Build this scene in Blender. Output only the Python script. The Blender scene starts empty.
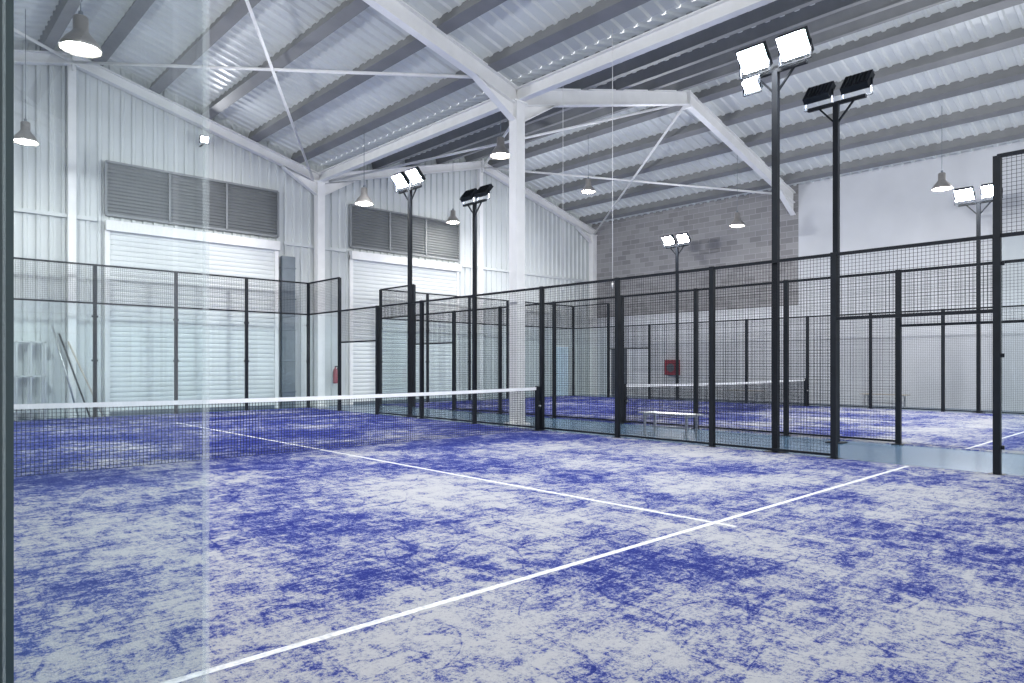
import bpy, math, random
from mathutils import Vector, Matrix
random.seed(4)
scene = bpy.context.scene
try:
    scene.view_settings.view_transform = 'Standard'
    scene.view_settings.look = 'None'
except Exception as e:
    print(e)

# ------------------------------------------------------------------ materials
def new_mat(name):
    m = bpy.data.materials.new(name); m.use_nodes = True
    nt = m.node_tree
    return m, nt, nt.nodes['Principled BSDF']

def mat_plain(name, col, rough=0.5, metal=0.0, var=0.06, scale=3.0, spec=0.5):
    m, nt, b = new_mat(name)
    tc = nt.nodes.new('ShaderNodeTexCoord')
    n = nt.nodes.new('ShaderNodeTexNoise'); n.inputs['Scale'].default_value = scale
    n.inputs['Detail'].default_value = 4
    nt.links.new(tc.outputs['Object'], n.inputs['Vector'])
    r = nt.nodes.new('ShaderNodeValToRGB')
    r.color_ramp.elements[0].position = 0.3; r.color_ramp.elements[1].position = 0.7
    r.color_ramp.elements[0].color = tuple(max(0, c*(1-var)) for c in col)+(1,)
    r.color_ramp.elements[1].color = tuple(min(1, c*(1+var)) for c in col)+(1,)
    nt.links.new(n.outputs['Fac'], r.inputs['Fac'])
    nt.links.new(r.outputs['Color'], b.inputs['Base Color'])
    b.inputs['Roughness'].default_value = rough
    b.inputs['Metallic'].default_value = metal
    b.inputs['Specular IOR Level'].default_value = spec
    return m

def mat_emit(name, col, s):
    m, nt, b = new_mat(name)
    b.inputs['Base Color'].default_value = (0.9, 0.9, 0.9, 1)
    b.inputs['Emission Color'].default_value = col+(1,)
    b.inputs['Emission Strength'].default_value = s
    return m

def mat_glass(name):
    m = bpy.data.materials.new(name); m.use_nodes = True
    nt = m.node_tree; nt.nodes.clear()
    o = nt.nodes.new('ShaderNodeOutputMaterial')
    t = nt.nodes.new('ShaderNodeBsdfTransparent'); t.inputs['Color'].default_value = (0.90, 0.95, 0.95, 1)
    g = nt.nodes.new('ShaderNodeBsdfGlossy'); g.inputs['Roughness'].default_value = 0.02
    g.inputs['Color'].default_value = (0.95, 0.97, 1, 1)
    lw = nt.nodes.new('ShaderNodeLayerWeight'); lw.inputs['Blend'].default_value = 0.35
    mr = nt.nodes.new('ShaderNodeMapRange')
    mr.inputs['To Min'].default_value = 0.04; mr.inputs['To Max'].default_value = 0.24
    nt.links.new(lw.outputs['Facing'], mr.inputs['Value'])
    mx = nt.nodes.new('ShaderNodeMixShader')
    nt.links.new(mr.outputs[0], mx.inputs['Fac'])
    nt.links.new(t.outputs[0], mx.inputs[1]); nt.links.new(g.outputs[0], mx.inputs[2])
    nt.links.new(mx.outputs[0], o.inputs['Surface'])
    return m

def mat_edge(name):
    m = bpy.data.materials.new(name); m.use_nodes = True
    nt = m.node_tree; nt.nodes.clear()
    o = nt.nodes.new('ShaderNodeOutputMaterial')
    t = nt.nodes.new('ShaderNodeBsdfTransparent'); t.inputs['Color'].default_value = (0.95, 0.97, 0.97, 1)
    g = nt.nodes.new('ShaderNodeBsdfDiffuse'); g.inputs['Color'].default_value = (0.85, 0.9, 0.9, 1)
    mx = nt.nodes.new('ShaderNodeMixShader'); mx.inputs['Fac'].default_value = 0.25
    nt.links.new(t.outputs[0], mx.inputs[1]); nt.links.new(g.outputs[0], mx.inputs[2])
    nt.links.new(mx.outputs[0], o.inputs['Surface'])
    return m

def mat_roof():
    m = mat_plain('roof_sheet', (0.58, 0.605, 0.61), 0.35, var=0.14, scale=0.4)
    nt = m.node_tree; b = nt.nodes['Principled BSDF']; o = nt.nodes['Material Output']
    tr = nt.nodes.new('ShaderNodeBsdfTranslucent'); tr.inputs['Color'].default_value = (0.80, 0.85, 0.87, 1)  # translucency added so world light from above brightens ceiling and hall
    mx = nt.nodes.new('ShaderNodeMixShader'); mx.inputs['Fac'].default_value = 0.07
    nt.links.new(b.outputs[0], mx.inputs[1]); nt.links.new(tr.outputs[0], mx.inputs[2])
    nt.links.new(mx.outputs[0], o.inputs['Surface'])
    return m

def mat_turf():
    m, nt, b = new_mat('sanded_blue_turf')
    N = nt.nodes.new; L = nt.links.new
    tc = N('ShaderNodeTexCoord')
    def noise(scale, detail, rough=0.5, dist=0.0, vec=None):
        n = N('ShaderNodeTexNoise')
        n.inputs['Scale'].default_value = scale; n.inputs['Detail'].default_value = detail
        n.inputs['Roughness'].default_value = rough; n.inputs['Distortion'].default_value = dist
        L(vec if vec else tc.outputs['Object'], n.inputs['Vector'])
        return n.outputs['Fac']
    def mapped(rot, sc, loc=(0,0,0)):
        mp = N('ShaderNodeMapping'); mp.inputs['Rotation'].default_value = (0, 0, math.radians(rot))
        mp.inputs['Scale'].default_value = sc; mp.inputs['Location'].default_value = loc
        L(tc.outputs['Object'], mp.inputs['Vector']); return mp.outputs['Vector']
    def math_(op, a, b_):
        k = N('ShaderNodeMath'); k.operation = op
        for i, v in enumerate((a, b_)):
            if isinstance(v, (int, float)): k.inputs[i].default_value = v
            else: L(v, k.inputs[i])
        return k.outputs[0]
    big = noise(0.6, 2)
    med = noise(3.6, 7, 0.72, 0.5)
    st1 = noise(3.2, 6, 0.7, 0.35, mapped(12, (1.0, 4.5, 1)))
    st2 = noise(3.2, 6, 0.7, 0.35, mapped(-8, (4.5, 1.0, 1), (7,3,0)))
    grain = noise(48, 4, 0.85)
    v = math_('MULTIPLY', big, 0.44)
    v = math_('ADD', v, math_('MULTIPLY', med, 0.50))
    v = math_('ADD', v, math_('MULTIPLY', st1, 0.34))
    v = math_('ADD', v, math_('MULTIPLY', st2, 0.30))
    v = math_('ADD', v, math_('MULTIPLY', math_('SUBTRACT', grain, 0.5), 0.62))
    # scrape marks: thin contour lines of smooth noise
    for (sc, loc, wd) in ((0.9, (3,1,0), 0.004), (1.5, (-5,8,0), 0.005)):
        c = noise(sc, 1.5, 0.4, 0.4, mapped(20, (1,1,1), loc))
        dlt = math_('ABSOLUTE', math_('SUBTRACT', c, 0.5), 0)
        mk = math_('LESS_THAN', dlt, wd)
        v = math_('ADD', v, math_('MULTIPLY', mk, 0.05))
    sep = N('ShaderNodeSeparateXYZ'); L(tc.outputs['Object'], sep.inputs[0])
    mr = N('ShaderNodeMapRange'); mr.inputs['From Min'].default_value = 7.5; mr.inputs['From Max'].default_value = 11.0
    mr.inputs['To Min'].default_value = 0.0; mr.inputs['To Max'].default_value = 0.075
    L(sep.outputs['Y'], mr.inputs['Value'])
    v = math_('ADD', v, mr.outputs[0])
    r = N('ShaderNodeValToRGB'); cr = r.color_ramp
    cr.elements[0].position = 0.70; cr.elements[0].color = (0.50, 0.50, 0.52, 1)
    cr.elements[1].position = 0.90; cr.elements[1].color = (0.018, 0.030, 0.21, 1)
    e = cr.elements.new(0.775); e.color = (0.35, 0.36, 0.435, 1)
    e = cr.elements.new(0.83); e.color = (0.08, 0.105, 0.34, 1)
    L(v, r.inputs['Fac'])
    L(r.outputs['Color'], b.inputs['Base Color'])
    b.inputs['Roughness'].default_value = 0.95
    b.inputs['Specular IOR Level'].default_value = 0.12
    bp = N('ShaderNodeBump'); bp.inputs['Strength'].default_value = 0.8; bp.inputs['Distance'].default_value = 0.03
    L(grain, bp.inputs['Height']); L(bp.outputs['Normal'], b.inputs['Normal'])
    return m

def mat_block():
    m, nt, b = new_mat('concrete_block')
    N = nt.nodes.new; L = nt.links.new
    tc = N('ShaderNodeTexCoord'); sep = N('ShaderNodeSeparateXYZ'); cb = N('ShaderNodeCombineXYZ')
    L(tc.outputs['Object'], sep.inputs[0]); L(sep.outputs['Y'], cb.inputs['X']); L(sep.outputs['Z'], cb.inputs['Y'])
    br = N('ShaderNodeTexBrick'); L(cb.outputs[0], br.inputs['Vector'])
    br.inputs['Scale'].default_value = 1.0
    br.inputs['Brick Width'].default_value = 0.5; br.inputs['Row Height'].default_value = 0.22
    br.inputs['Mortar Size'].default_value = 0.012
    br.inputs['Color1'].default_value = (0.22, 0.215, 0.22, 1)
    br.inputs['Color2'].default_value = (0.31, 0.305, 0.31, 1)
    br.inputs['Mortar'].default_value = (0.35, 0.35, 0.355, 1)
    L(br.outputs['Color'], b.inputs['Base Color'])
    b.inputs['Roughness'].default_value = 0.9
    return m

M = {}
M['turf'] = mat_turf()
M['line'] = mat_plain('white_line', (0.64, 0.645, 0.66), 0.9, var=0.25, scale=30)
M['floor'] = mat_plain('blue_painted_concrete', (0.10, 0.18, 0.28), 0.22, var=0.15, scale=1.2)
M['clad'] = mat_plain('white_cladding', (0.60, 0.63, 0.63), 0.45, var=0.06, scale=0.7)
M['plaster'] = mat_plain('white_plaster', (0.57, 0.585, 0.61), 0.8, var=0.07, scale=0.6)
M['roof'] = mat_roof()
M['purlin'] = mat_plain('grey_purlin', (0.22, 0.225, 0.23), 0.6, var=0.08, scale=2)
M['steel'] = mat_plain('white_painted_steel', (0.84, 0.84, 0.83), 0.4, var=0.04, scale=3)
M['dark'] = mat_plain('black_powder_coat', (0.010, 0.013, 0.018), 0.55, var=0.2, scale=5, spec=0.2)
M['wire'] = mat_plain('black_wire', (0.012, 0.014, 0.018), 0.6, var=0.1, scale=5, spec=0.2)
M['greypost'] = mat_plain('grey_post', (0.045, 0.065, 0.07), 0.45, var=0.1, scale=5, spec=0.3)
M['net'] = mat_plain('net_cord', (0.02, 0.023, 0.03), 0.8, var=0.1, scale=5, spec=0.2)
M['tape'] = mat_plain('net_tape', (0.78, 0.79, 0.80), 0.7, var=0.05, scale=5)
M['louver'] = mat_plain('grey_louver', (0.23, 0.245, 0.255), 0.5, var=0.06, scale=2)
M['shutter'] = mat_plain('shutter_slats', (0.72, 0.745, 0.74), 0.45, var=0.04, scale=1)
M['greymetal'] = mat_plain('grey_metal', (0.16, 0.19, 0.22), 0.45, metal=0.3, var=0.08, scale=3)
M['alu'] = mat_plain('brushed_aluminium', (0.55, 0.56, 0.57), 0.3, metal=0.9, var=0.05, scale=8)
M['block'] = mat_block()
M['red'] = mat_plain('red_enamel', (0.28, 0.03, 0.05), 0.35, var=0.08, scale=5)
M['doorblue'] = mat_plain('pale_blue_door', (0.68, 0.82, 0.92), 0.5, var=0.05, scale=3)
M['doordark'] = mat_plain('dark_grey_door', (0.10, 0.11, 0.13), 0.5, var=0.05, scale=3)
M['wood'] = mat_plain('light_wood', (0.5, 0.45, 0.38), 0.6, var=0.15, scale=12)
M['glass'] = mat_glass('tempered_glass')
M['edge'] = mat_edge('glass_edge')
M['flood'] = mat_emit('floodlight_led', (0.95, 0.97, 1.0), 560)
M['bay'] = mat_emit('pendant_bulb', (1.0, 0.96, 0.88), 130)
M['lampmetal'] = mat_plain('spun_aluminium', (0.30, 0.285, 0.27), 0.35, metal=0.6, var=0.08, scale=6)

# ------------------------------------------------------------------ mesh builder
class MB:
    def __init__(s): s.v=[]; s.f=[]; s.mi=[]; s.mats=[]; s.sm=[]
    def mi_(s, mat):
        if mat not in s.mats: s.mats.append(mat)
        return s.mats.index(mat)
    def box(s, x0,x1,y0,y1,z0,z1, mat):
        k=len(s.v)
        s.v += [(x0,y0,z0),(x1,y0,z0),(x1,y1,z0),(x0,y1,z0),(x0,y0,z1),(x1,y0,z1),(x1,y1,z1),(x0,y1,z1)]
        for q in ((3,2,1,0),(4,5,6,7),(0,1,5,4),(1,2,6,5),(2,3,7,6),(3,0,4,7)):
            s.f.append(tuple(k+i for i in q)); s.mi.append(s.mi_(mat)); s.sm.append(False)
    def quad(s, pts, mat):
        k=len(s.v); s.v += [tuple(p) for p in pts]
        s.f.append((k,k+1,k+2,k+3)); s.mi.append(s.mi_(mat)); s.sm.append(False)
    def beam(s, p1, p2, w, h, mat, up=(0,0,1), caps=True):
        p1=Vector(p1); p2=Vector(p2); d=(p2-p1).normalized(); up=Vector(up)
        if abs(d.dot(up))>0.99: up=Vector((0,1,0))
        r=d.cross(up).normalized(); u=r.cross(d).normalized()
        k=len(s.v)
        for p in (p1,p2):
            for a,b in ((-1,-1),(1,-1),(1,1),(-1,1)):
                s.v.append(tuple(p+r*(a*w/2)+u*(b*h/2)))
        fs=[(0,1,5,4),(1,2,6,5),(2,3,7,6),(3,0,4,7)]
        if caps: fs += [(3,2,1,0),(4,5,6,7)]
        for q in fs:
            s.f.append(tuple(k+i for i in q)); s.mi.append(s.mi_(mat)); s.sm.append(False)
    def ibeam(s, p1, p2, depth, width, mat, up=(0,0,1)):
        p1=Vector(p1); p2=Vector(p2); d=(p2-p1).normalized(); U=Vector(up)
        if abs(d.dot(U))>0.99: U=Vector((0,1,0))
        r=d.cross(U).normalized(); u=r.cross(d).normalized()
        t=0.03
        s.beam(p1,p2,0.02,depth-2*t,mat,up)
        o=u*(depth/2-t/2)
        s.beam(p1+o,p2+o,width,t,mat,up); s.beam(p1-o,p2-o,width,t,mat,up)
    def cyl(s, p1, p2, r, mat, n=12, r2=None, caps=True):
        p1=Vector(p1); p2=Vector(p2); d=(p2-p1).normalized()
        up=Vector((0,0,1)) if abs(d.z)<0.9 else Vector((1,0,0))
        a=d.cross(up).normalized(); b=a.cross(d)
        r2 = r if r2 is None else r2
        k=len(s.v)
        for p,rr in ((p1,r),(p2,r2)):
            for i in range(n):
                t=2*math.pi*i/n; s.v.append(tuple(p+a*(rr*math.cos(t))+b*(rr*math.sin(t))))
        for i in range(n):
            j=(i+1)%n
            s.f.append((k+i,k+j,k+n+j,k+n+i)); s.mi.append(s.mi_(mat)); s.sm.append(True)
        if caps:
            s.f.append(tuple(k+i for i in range(n))[::-1]); s.mi.append(s.mi_(mat)); s.sm.append(False)
            s.f.append(tuple(k+n+i for i in range(n))); s.mi.append(s.mi_(mat)); s.sm.append(False)
    def lathe(s, prof, c, mat, n=24):
        k=len(s.v); c=Vector(c)
        for r,z in prof:
            for i in range(n):
                t=2*math.pi*i/n; s.v.append((c.x+r*math.cos(t), c.y+r*math.sin(t), c.z+z))
        for m in range(len(prof)-1):
            for i in range(n):
                j=(i+1)%n
                s.f.append((k+m*n+i,k+m*n+j,k+(m+1)*n+j,k+(m+1)*n+i)); s.mi.append(s.mi_(mat)); s.sm.append(True)
    def corr(s, o, u, v, n, ulen, vlen_fn, mat, period=0.25, depth=0.035):
        """corrugated sheet: ribs repeat along u, run along v; profile displaced along n"""
        o=Vector(o); u=Vector(u).normalized(); v=Vector(v).normalized(); n=Vector(n).normalized()
        prof=[(0,0),(0.55,0),(0.65,1),(0.9,1)]
        pts=[]; x=0
        while x<ulen-1e-6:
            for a,b in prof:
                t=x+a*period
                if t<ulen: pts.append((t,b*depth))
            x+=period
        pts.append((ulen,0))
        k=len(s.v)
        for t,dd in pts:
            s.v.append(tuple(o+u*t+n*dd)); s.v.append(tuple(o+u*t+n*dd+v*vlen_fn(t)))
        for i in range(len(pts)-1):
            s.f.append((k+2*i,k+2*i+2,k+2*i+3,k+2*i+1)); s.mi.append(s.mi_(mat)); s.sm.append(False)
    def build(s, name, parent=None, bevel=0):
        me=bpy.data.meshes.new(name); me.from_pydata(s.v,[],s.f)
        for m in s.mats: me.materials.append(m)
        me.polygons.foreach_set('material_index', s.mi)
        me.polygons.foreach_set('use_smooth', s.sm)
        me.update()
        ob=bpy.data.objects.new(name, me); scene.collection.objects.link(ob)
        if parent: ob.parent=parent
        if bevel:
            b=ob.modifiers.new('bevel','BEVEL'); b.width=bevel; b.segments=2; b.limit_method='ANGLE'
        return ob
def empty(name, loc=(0,0,0)):
    e=bpy.data.objects.new(name,None); e.empty_display_size=0.3; scene.collection.objects.link(e)
    return e

# ------------------------------------------------------------------ building dims
XL, XM, XR = -3.5, 10.7, 24.9
R1, R2 = 3.6, 17.8
YF, YN = 21.3, -5.0
YFR = 11.5
def h(x):
    c = R1 if x < XM else R2
    return 7.6 + 1.87*(1-min(1,abs(x-c)/7.1))
TOP = 0.50

# floor
mb=MB(); mb.box(XL-0.2,XR+0.2,YN,YF+0.3,-0.2,0.0,M['floor']); mb.build('floor')

# far wall : backing gable + corrugated cladding
mb=MB()
xs=[XL,R1,XM,R2,XR]
for a,b in zip(xs[:-1],xs[1:]):
    k=len(mb.v)
    for y in (YF+0.02,YF+0.25):
        mb.v += [(a,y,0),(b,y,0),(b,y,h(b)+TOP),(a,y,h(a)+TOP)]
    for q in ((0,1,2,3),(7,6,5,4),(3,2,6,7)):
        mb.f.append(tuple(k+i for i in q)); mb.mi.append(mb.mi_(M['clad'])); mb.sm.append(False)
mb.corr((XL,YF,0),(1,0,0),(0,0,1),(0,-1,0),XR-XL,lambda t: h(XL+t)+TOP,M['clad'],0.28,0.05)
mb.build('wall_far')
# right wall
mb=MB()
mb.box(XR,XR+0.25,YN,11.3,0,h(XR)+TOP,M['plaster'])
mb.box(XR,XR+0.25,11.3,YF,3.6,h(XR)+TOP,M['block'])
mb.box(XR,XR+0.25,11.3,YF,0,3.6,M['plaster'])
mb.build('wall_right')
mb=MB()
mb.box(XL-0.25,XL,YN,YF,0,h(XL)+TOP,M['clad'])
mb.corr((XL,YN,0),(0,1,0),(0,0,1),(1,0,0),YF-YN,lambda t: h(XL)+TOP,M['clad'],0.28,0.05)
mb.build('wall_left')

# roof (ceiling)
mb=MB()
for a,b in zip(xs[:-1],xs[1:]):
    pa=Vector((a,YN,h(a)+TOP)); pb=Vector((b,YN,h(b)+TOP)); d=pb-pa; L=d.length
    nrm=Vector((0,1,0)).cross(d).normalized()
    if nrm.z>0: nrm=-nrm
    mb.corr(pa,(0,1,0),d,nrm,YF+0.2-YN,lambda t,L=L:L,M['roof'],0.33,0.05)
mb.build('ceiling')
# purlins
mb=MB()
for a,b in zip(xs[:-1],xs[1:]):
    d=Vector((b-a,0,h(b)-h(a))).normalized(); nrm=Vector((-d.z,0,d.x))
    if nrm.z<0: nrm=-nrm
    for i in range(5):
        t=(i+0.35+0.08)/5 if a in (R1,R2) else 1-(i+0.43)/5
        x=a+(b-a)*t; z=h(x)+0.19+0.15
        p1=Vector((x,YN,z)); p2=Vector((x,YF,z))
        mb.beam(p1,p2,0.18,0.30,M['purlin'],up=nrm)
        mb.beam(p1-nrm*0.14,p2-nrm*0.14,0.28,0.03,M['purlin'],up=nrm)
mb.build('roof_purlins')

# steel frames
def frame(y, name, far=False):
    mb=MB(); D=0.40; W=0.2
    yy=y
    for a,b in zip(xs[:-1],xs[1:]):
        p1=(a,yy,h(a)); p2=(b,yy,h(b))
        mb.ibeam(p1,p2,D if not far else 0.3,W,M['steel'])
        lo = a if h(a)<h(b) else b; s = 1 if lo==a else -1
        k=len(mb.v); x1=lo+s*1.3
        for dy in (-0.012,0.012):
            mb.v += [(lo,yy+dy,h(lo)-0.18),(x1,yy+dy,h(x1)-0.19),(lo,yy+dy,h(lo)-0.62)]
        for q in ((0,1,2),(5,4,3),(1,4,5,2),(0,3,4,1)):
            mb.f.append(tuple(k+i for i in q)); mb.mi.append(mb.mi_(M['steel'])); mb.sm.append(False)
        mb.beam((lo,yy,h(lo)-0.62),(x1,yy,h(x1)-0.19),W,0.025,M['steel'])
    for r in (R1,R2):
        mb.box(r-0.02,r+0.02,yy-0.13,yy+0.13,h(r)-0.32,h(r)+0.2,M['steel'])
    return mb.build(name)
frame(YFR,'roof_frame'); frame(YF-0.2,'roof_frame.001',True); frame(1.8,'roof_frame.002')
def column(x,y,i,s=0.26):
    mb=MB()
    mb.beam((x,y,0),(x,y,h(x)-0.1),s,s,M['steel'])
    mb.box(x-s*0.85,x+s*0.85,y-s*0.85,y+s*0.85,0,0.03,M['steel'])
    mb.box(x-s*0.8,x+s*0.8,y-s*0.6,y+s*0.6,h(x)-0.14,h(x)-0.10,M['steel'])
    for sx in (-1,1):
        for sy in (-1,1):
            mb.cyl((x+sx*s*.7,y+sy*s*.7,0.03),(x+sx*s*.7,y+sy*s*.7,0.06),0.015,M['alu'],6)
    mb.build('steel_column' if i==0 else 'steel_column.%03d'%i)
for i,(x,y) in enumerate([(XM,YFR),(XM,YF-0.2),(XR-0.15,YF-0.2),(XL+0.15,YFR),(XR-0.15,1.8),(XM,-3.5)]):
    column(x,y,i)
mb=MB()
for x in (R1,R2):
    mb.beam((x,YF-0.14,0),(x,YF-0.14,h(x)-0.1),0.18,0.16,M['steel'])
mb.build('gable_posts')
mb=MB()
mb.ibeam((XM,YN,h(XM)+0.05),(XM,YF,h(XM)+0.05),0.30,0.18,M['steel'])
mb.build('valley_beam')
mb=MB()
def rod(a,b,r=0.04): 
    mb.cyl((a[0],a[1],h(a[0])-0.12),(b[0],b[1],h(b[0])-0.12),r,M['steel'],8)
rod((9.6,YFR),(R1,YF-0.3)); rod((R1,YFR),(XM-0.3,YF-0.3))
rod((R2,YFR),(XR-0.2,YF-0.3)); rod((XR-0.6,YFR),(R2,YF-0.3))
rod((XM+0.3,YF-0.3),(R2,YFR)); rod((XM+0.3,YFR),(R2,YF-0.3))
rod((R1,YFR),(XL+.2,YF-.3)); rod((XL+.2,YFR),(R1,YF-.3))
mb.build('roof_bracing_rods')
mb=MB()
for a,b in ((XL,4.2),(9.5,10.55),(10.85,11.75),(16.9,XR-0.3)):
    mb.box(a,b,YF-0.12,YF-0.04,5.28,5.38,M['clad'])
mb.build('trim_1')

def shutter(x0,x1,i):
    e=empty('door_%d'%i)
    y=YF-0.06; mb=MB()
    sl=0.14; nsl=int(5.1/sl)
    k=len(mb.v); rows=[]
    for j in range(nsl):
        z0=0.06+j*sl
        for f,dd in ((0,0),(0.12,0.022),(0.5,0.03),(0.88,0.022)):
            rows.append((z0+f*sl,dd))
    rows.append((0.06+nsl*sl,0))
    for zz,dd in rows:
        mb.v += [(x0+0.08,y-0.02-dd,zz),(x1-0.08,y-0.02-dd,zz)]
    for j in range(len(rows)-1):
        mb.f.append((k+2*j,k+2*j+1,k+2*j+3,k+2*j+2)); mb.mi.append(mb.mi_(M['shutter'])); mb.sm.append(False)
    mb.build('shutter_curtain',e)
    mb=MB()
    mb.box(x0-0.02,x0+0.1,y-0.09,y,0,5.2,M['steel']); mb.box(x1-0.1,x1+0.02,y-0.09,y,0,5.2,M['steel'])
    mb.box(x0-0.02,x1+0.02,y-0.22,y,5.05,5.33,M['steel'])
    mb.box(x0+0.08,x1-0.08,y-0.06,y-0.01,0.0,0.1,M['greymetal'])
    mb.build('shutter_guides_and_box',e,0.006)
    v=empty('louver_vent' if i==1 else 'louver_vent.001')
    mb=MB(); z0,z1=5.5,6.93
    mb.box(x0,x1,y-0.03,y-0.01,z0,z1,M['louver'])
    for xx in (x0,x0+(x1-x0)/3,x0+2*(x1-x0)/3,x1):
        mb.box(xx-0.03,xx+0.03,y-0.12,y-0.01,z0,z1,M['louver'])
    mb.box(x0,x1,y-0.12,y-0.01,z0-0.04,z0+0.02,M['louver']); mb.box(x0,x1,y-0.12,y-0.01,z1-0.02,z1+0.04,M['louver'])
    mb.build('vent_frame',v)
    mb=MB(); n=15
    for j in range(n):
        zc=z0+(j+0.5)*(z1-z0)/n
        mb.beam((x0,y-0.07,zc),(x1,y-0.07,zc),0.10,0.008,M['louver'],up=(0,-0.7,0.7))
    mb.build('vent_blades',v)
shutter(4.4,9.28,1); shutter(11.9,16.7,2)
mb=MB(); 
mb.box(9.4,9.85,YF-0.2,YF-0.06,0.0,4.9,M['greymetal'])
for k_ in range(5): mb.box(9.38,9.87,YF-0.22,YF-0.06,0.5+k_,0.54+k_,M['greymetal'])
mb.build('door_track_cover',bevel=0.01)
def pdoor_far(x0,x1,i,mat):
    mb=MB(); y=YF-0.06
    mb.box(x0-0.06,x1+0.06,y-0.04,y,0,2.26,M['steel']); mb.box(x0,x1,y-0.06,y-0.02,0.01,2.2,mat)
    mb.cyl((x0+0.1,y-0.06,1.02),(x0+0.1,y-0.12,1.02),0.012,M['alu'],8); mb.cyl((x0+0.1,y-0.12,1.02),(x0+0.22,y-0.12,1.02),0.012,M['alu'],8)
    mb.build('door_%d'%i)
pdoor_far(22.15,23.1,3,M['doorblue'])
mb=MB(); x=XR
mb.box(x-0.03,x,19.1,20.15,0,2.16,M['steel']); mb.box(x-0.05,x-0.01,19.17,20.08,0.01,2.1,M['doordark'])
mb.cyl((x-0.05,19.3,1.02),(x-0.11,19.3,1.02),0.012,M['alu'],8); mb.cyl((x-0.11,19.3,1.02),(x-0.11,19.42,1.02),0.012,M['alu'],8)
mb.build('door_4')
mb=MB()
mb.box(XR-0.22,XR,16.4,17.05,0.95,1.6,M['red']); mb.box(XR-0.235,XR-0.22,16.42,17.03,0.97,1.58,M['red'])
mb.cyl((XR-0.24,16.72,1.27),(XR-0.26,16.72,1.27),0.18,M['doordark'],20)
mb.build('fire_hose_cabinet')
mb=MB(); c=(11.3,YF-0.18,0.75)
mb.lathe([(0,0),(0.075,0.01),(0.08,0.05),(0.08,0.42),(0.06,0.49),(0.025,0.52),(0.025,0.56),(0,0.56)],c,M['red'],16)
mb.box(c[0]-0.02,c[0]+0.1,c[1]-0.015,c[1]+0.015,c[2]+0.56,c[2]+0.6,M['dark'])
mb.cyl((c[0]+0.05,c[1]-0.03,c[2]+0.55),(c[0]+0.1,c[1]-0.06,c[2]+0.15),0.012,M['dark'],8)
mb.box(c[0]-0.04,c[0]+0.04,c[1]+0.07,c[1]+0.14,c[2]+0.2,c[2]+0.4,M['greymetal'])
mb.build('fire_extinguisher')
mb=MB()
for i,xb in enumerate((3.15,3.3,3.5)):
    mb.cyl((xb+0.55+0.1*i,20.85-0.05*i,0.0),(xb,21.05,2.4-0.2*i),0.022,(M['alu'],M['dark'],M['wood'])[i],8)
mb.build('leaning_poles')
mb=MB(); rx=1.05
for x_ in (1.0,1.3,1.6,1.9):
    for y_ in (20.75,21.15): mb.box(rx+x_-0.02,rx+x_+0.02,y_-0.02,y_+0.02,0,2.0,M['alu'])
for z_ in (0.2,1.1,1.96): mb.box(rx+0.98,rx+1.92,20.73,21.17,z_-0.015,z_+0.015,M['alu'])
mb.build('storage_rack')
def floodhead(mb, c, aim, w=0.46, hh=0.38, lit=True):
    c=Vector(c); d=Vector(aim).normalized()
    r=d.cross(Vector((0,0,1))).normalized(); u=r.cross(d)
    def P(a,b,e): return c+r*a+u*b+d*e
    mb.beam(P(0,0,-0.05),P(0,0,0.05),w,hh,M['dark'],up=u)
    for i in range(7):
        a=-w/2+w*(i+0.5)/7
        mb.beam(P(a,0,-0.07),P(a,0,-0.05),0.012,hh*0.85,M['dark'],up=u)
    for (a0,b0,a1,b1) in ((-w/2,hh/2,w/2,hh/2),(-w/2,-hh/2,w/2,-hh/2)):
        mb.beam(P(a0,b0,0.055),P(a1,b1,0.055),0.015,0.02,M['dark'],up=u)
    for a in (-w/2,w/2): mb.beam(P(a,-hh/2,0.055),P(a,hh/2,0.055),0.015,0.02,M['dark'])
    if lit: mb.quad([P(-w/2+.01,-hh/2+.01,.056),P(w/2-.01,-hh/2+.01,.056),P(w/2-.01,hh/2-.01,.056),P(-w/2+.01,hh/2-.01,.056)],M['flood'])
    for sgn in (-1,1): mb.beam(P(sgn*(w/2+0.015),0,0),c+r*(sgn*(w/2+0.015))+Vector((0,0,-hh*0.72)),0.02,0.03,M['dark'])
    mb.beam(c+r*(w/2+0.02)+Vector((0,0,-hh*0.72)),c-r*(w/2+0.02)+Vector((0,0,-hh*0.72)),0.03,0.02,M['dark'])
mb=MB(); floodhead(mb,(6.9,YF-0.4,8.05),(0,-0.8,-0.5),0.22,0.18); mb.beam((6.9,YF-0.4,7.9),(6.9,YF-0.04,7.9),0.03,0.03,M['dark'])  # added wall lamp standing in for a likely lamp reflection in the glass
mb.build('reflection_stand_in_lamp')

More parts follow.
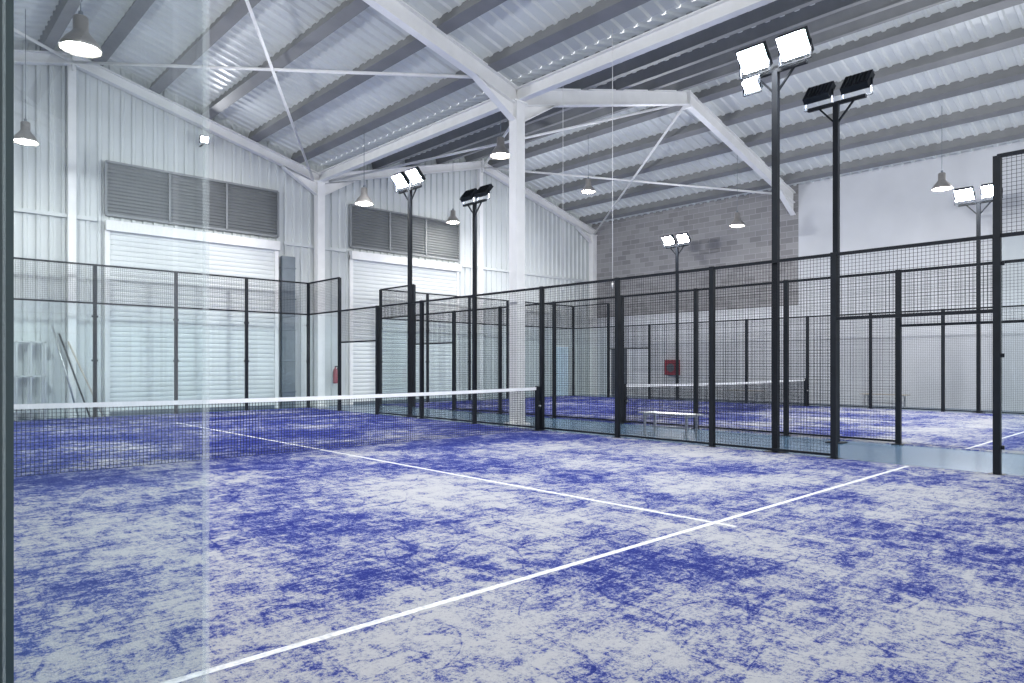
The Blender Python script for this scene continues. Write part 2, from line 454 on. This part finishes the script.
# ------------------------------------------------------------------ courts
YB=20.5
POSTS=[0,2,4,6,8,10,12.2,14.3,16.4,18.5,20.5]
def wires(mb,axis,fix,a0,a1,z0,z1,sp=0.05,t=0.0042):
    n=int(round((a1-a0)/sp))
    for i in range(n+1):
        a=a0+(a1-a0)*i/n
        if axis=='y': mb.beam((fix,a,z0),(fix,a,z1),t,t,M['wire'],caps=False)
        else: mb.beam((a,fix,z0),(a,fix,z1),t,t,M['wire'],caps=False)
    n=int(round((z1-z0)/sp))
    for i in range(n+1):
        z=z0+(z1-z0)*i/n
        if axis=='y': mb.beam((fix+t,a0,z),(fix+t,a1,z),t,t,M['wire'],caps=False)
        else: mb.beam((a0,fix+t,z),(a1,fix+t,z),t,t,M['wire'],caps=False)
def enclosure(x0,x1,name,skip_corner=False):
    E=empty(name); F=MB(); W=MB(); G=MB()
    def post(x,y,H,w=0.08,mat=None):
        F.box(x-w/2,x+w/2,y-w/2,y+w/2,0.012,H,mat or M['dark'])
        F.box(x-0.09,x+0.09,y-0.09,y+0.09,0.0,0.014,mat or M['dark'])
    def rail(axis,fix,a0,a1,z,t=0.045):
        if axis=='y': F.box(fix-t/2,fix+t/2,a0,a1,z-t/2,z+t/2,M['dark'])
        else: F.box(a0,a1,fix-t/2,fix+t/2,z-t/2,z+t/2,M['dark'])
    def glass(axis,fix,a0,a1,clamps=True):
        a0+=0.045;a1-=0.045
        e=0.005
        if axis=='y':
            G.quad([(fix,a0,0.03),(fix,a1,0.03),(fix,a1,2.97),(fix,a0,2.97)],M['glass'])
            for a in (a0,a1): G.quad([(fix-e,a,0.03),(fix+e,a,0.03),(fix+e,a,2.97),(fix-e,a,2.97)],M['edge'])
        else:
            G.quad([(a0,fix,0.03),(a1,fix,0.03),(a1,fix,2.97),(a0,fix,2.97)],M['glass'])
            for a in (a0,a1): G.quad([(a,fix-e,0.03),(a,fix+e,0.03),(a,fix+e,2.97),(a,fix-e,2.97)],M['edge'])
        if clamps:
          for a in (a0+0.0,a1-0.0):
            for z in (0.35,1.5,2.65):
                if axis=='y': F.box(fix-0.015,fix+0.015,a-0.03,a+0.03,z-0.025,z+0.025,M['dark'])
                else: F.box(a-0.03,a+0.03,fix-0.015,fix+0.015,z-0.025,z+0.025,M['dark'])
    for side,x in enumerate((x0,x1)):
        L_ = skip_corner and side==0
        ys=[0.84,3.0,4.8,6.6,8.4,10,12.2,14.3,16.4,18.5,20.5] if L_ else POSTS
        for i,y in enumerate(ys):
            if L_ and i==0: continue
            if L_ and i==1: post(x,y,4.0,0.062,M['greypost']); continue
            post(x,y,4.0 if (i<2 or i>8) else 3.03)
        for i in range(len(ys)-1):
            a,b=ys[i],ys[i+1]
            if i in (0,9):
                glass('y',x,a,b,not (L_ and i==0))
                if L_ and i==0: continue
                rail('y',x,a,b,3.0)
                rail('y',x,a,b,4.0); wires(W,'y',x,a,b,3.0,4.0)
            elif i in (1,8):
                rail('y',x,a,b,3.0); rail('y',x,a,b,2.06); wires(W,'y',x,a,b,2.06,3.0)
            else:
                rail('y',x,a,b,3.0); rail('y',x,a,b,0.06,0.035); wires(W,'y',x,a,b,0.06,3.0)
    for y in (0.0,YB):
        n=5
        for i in range(n+1):
            x=x0+(x1-x0)*i/n
            if 0<i<n: post(x,y,4.0)
        for i in range(n):
            if y==0.0 and i==0 and skip_corner: continue
            a=x0+(x1-x0)*i/n; b=x0+(x1-x0)*(i+1)/n
            glass('x',y,a,b); rail('x',y,a,b,3.0); rail('x',y,a,b,4.0)
            wires(W,'x',y,a,b,3.0,4.0)
    F.build('fence_posts_and_rails',E); W.build('wire_mesh_panels',E); G.build('glass_panels',E)
enclosure(0.0,10.0,'padel_court_enclosure',True)
enclosure(12.7,22.7,'padel_court_enclosure.001')

def court(x0,x1,name):
    E=empty(name)
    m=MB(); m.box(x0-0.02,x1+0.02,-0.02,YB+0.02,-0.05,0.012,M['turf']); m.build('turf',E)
    m=MB(); w=0.025; z0,z1=0.010,0.014
    for y in (3.0,17.0): m.box(x0+0.06,x1-0.06,y-w,y+w,z0,z1,M['line'])
    xc=(x0+x1)/2; m.box(xc-w,xc+w,2.8,17.2,z0,z1+0.001,M['line'])
    m.build('white_lines',E)
court(0,10,'padel_court'); court(12.7,22.7,'padel_court.001')

def net(x0,x1,name):
    E=empty(name); y=10.02
    def top(x):
        t=(x-x0)/(x1-x0); return 0.92-0.04*(1-(2*t-1)**2)
    m=MB(); n=int((x1-x0-0.2)/0.045)
    a=x0+0.1; b=x1-0.1
    for i in range(n+1):
        x=a+(b-a)*i/n; m.beam((x,y,0.03),(x,y,top(x)-0.03),0.0055,0.0055,M['net'],caps=False)
    for j in range(20):
        seg=10
        for k in range(seg):
            xa=a+(b-a)*k/seg; xb=a+(b-a)*(k+1)/seg
            fa=0.03+(top(xa)-0.06)*j/19; fb=0.03+(top(xb)-0.06)*j/19
            m.beam((xa,y,fa),(xb,y,fb),0.0055,0.0055,M['net'],caps=False)
    m.build('net_mesh',E)
    m=MB(); seg=24
    for k in range(seg):
        xa=a+(b-a)*k/seg; xb=a+(b-a)*(k+1)/seg
        m.beam((xa,y,top(xa)-0.03),(xb,y,top(xb)-0.03),0.014,0.06,M['tape'])
    m.build('net_tape',E)
    m=MB()
    for x in (x0+0.12,x1-0.12):
        m.box(x-0.035,x+0.035,y-0.035,y+0.035,0.02,0.94,M['dark']); m.box(x-0.1,x+0.1,y-0.1,y+0.1,0.012,0.025,M['dark'])
        m.box(x-0.05,x+0.05,y-0.05,y-0.03,0.45,0.62,M['dark']); m.cyl((x,y-0.05,0.53),(x,y-0.1,0.53),0.02,M['alu'],8)
    m.build('net_posts',E)
net(0,10,'padel_net'); net(12.7,22.7,'padel_net.001')

# ------------------------------------------------------------------ floodlight poles
def pole(x,y,dirx,i,H=6.0):
    e=empty('floodlight_pole' if i==0 else 'floodlight_pole.%03d'%i)
    m=MB(); m.beam((x,y,0.0),(x,y,H),0.09,0.09,M['dark']); m.box(x-0.14,x+0.14,y-0.14,y+0.14,0,0.02,M['dark'])
    m.beam((x,y-0.5,H+0.02),(x,y+0.5,H+0.02),0.06,0.06,M['dark'])
    m.beam((x,y,H-0.35),(x,y-0.3,H),0.03,0.03,M['dark']); m.beam((x,y,H-0.35),(x,y+0.3,H),0.03,0.03,M['dark'])
    m.build('pole_and_crossarm',e)
    m=MB()
    for dy in (-0.33,0.33):
        floodhead(m,(x+dirx*0.05,y+dy,H+0.32),(dirx*0.75,0.0,-0.66))
    if i==0:  # small third lamp hung under the crossarm
        floodhead(m,(x+dirx*0.10,y+0.34,H-0.12),(dirx*0.75,0.0,-0.66),0.26,0.2)
    m.build('floodlight_heads',e)
P=[(10.12,4.95,-1),(10.12,15.0,-1),(12.2,4.85,1),(12.35,15.0,1),(22.85,15.2,-1),(22.85,5.15,-1),(-0.15,5.1,1),(-0.15,15.2,1)]
for i,(x,y,d) in enumerate(P): pole(x,y,d,i)

# ------------------------------------------------------------------ pendant lamps
def pendant(x,y,z,i):
    e=empty('pendant_lamp' if i==0 else 'pendant_lamp.%03d'%i)
    m=MB()
    m.lathe([(0.0,0.46),(0.08,0.46),(0.095,0.44),(0.095,0.26),(0.11,0.24),(0.13,0.21),(0.20,0.13),(0.25,0.05),(0.262,0.0),(0.255,0.0),(0.24,0.05),(0.18,0.13),(0.11,0.2),(0.0,0.21)],(x,y,z),M['lampmetal'],28)
    m.build('bell_shade',e)
    m=MB(); m.lathe([(0,0.20),(0.035,0.19),(0.05,0.15),(0.11,0.10),(0.2,0.045),(0.205,0.02),(0.12,-0.02),(0.0,-0.03)],(x,y,z),M['bay'],24); m.build('bulb_diffuser',e)
    m=MB(); m.cyl((x,y,z+0.45),(x,y,h(x)+0.3),0.007,M['greymetal'],6); m.cyl((x,y,z+0.45),(x,y,z+0.53),0.03,M['greymetal'],10); m.build('suspension_cable',e)
for i,p in enumerate([(1.8,10.9,5.75),(2.25,18.7,6.4),(9.85,16.85,5.9),(11.0,12.4,6.5),(15.65,20.2,6.7),(18.3,15.85,7.5),(21.7,12.0,6.2),(21.85,5.8,6.35)]):
    pendant(*p,i)
# thin hanging cables over the aisle between the courts
mb=MB()
for (x,y,z0) in ((10.35,8.4,3.0),(11.3,10.6,3.2)):
    mb.cyl((x,y,z0),(x,y,h(x)+0.3),0.006,M['steel'],6)
    mb.cyl((x,y,z0),(x,y,z0-0.12),0.02,M['steel'],8,0.012)
mb.build('hanging_cables')

def bench(x,y0,y1,i,mat):
    m=MB()
    for k in range(3): 
        xx=x-0.14+k*0.14; m.box(xx-0.06,xx+0.06,y0,y1,0.42,0.445,mat)
    for y in (y0+0.15,y1-0.15):
        m.box(x-0.2,x+0.2,y-0.02,y+0.02,0.38,0.42,M['alu'])
        for s in (-1,1): m.box(x+s*0.17-0.02,x+s*0.17+0.02,y-0.02,y+0.02,0,0.38,M['alu'])
    m.box(x-0.012,x+0.012,y0+0.15,y1-0.15,0.15,0.18,M['alu'])
    m.build('bench' if i==0 else 'bench.%03d'%i,bevel=0.004)
bench(11.1,6.95,8.2,0,M['alu']); bench(23.6,7.2,8.6,1,M['wood']); bench(23.6,12.0,13.4,2,M['wood'])

# ------------------------------------------------------------------ world + camera
w=bpy.data.worlds.new('world'); scene.world=w; w.use_nodes=True
bg=w.node_tree.nodes['Background']; bg.inputs['Color'].default_value=(0.95,0.97,1.0,1); bg.inputs['Strength'].default_value=1.95

cam=bpy.data.cameras.new('camera'); co=bpy.data.objects.new('camera',cam); scene.collection.objects.link(co)
co.location=(-0.37,-0.18,1.38); co.rotation_euler=(math.radians(90),0,math.radians(-43.05))
cam.sensor_width=36; cam.lens=691/1024*36; cam.shift_y=0.023; cam.clip_start=0.02
scene.camera=co
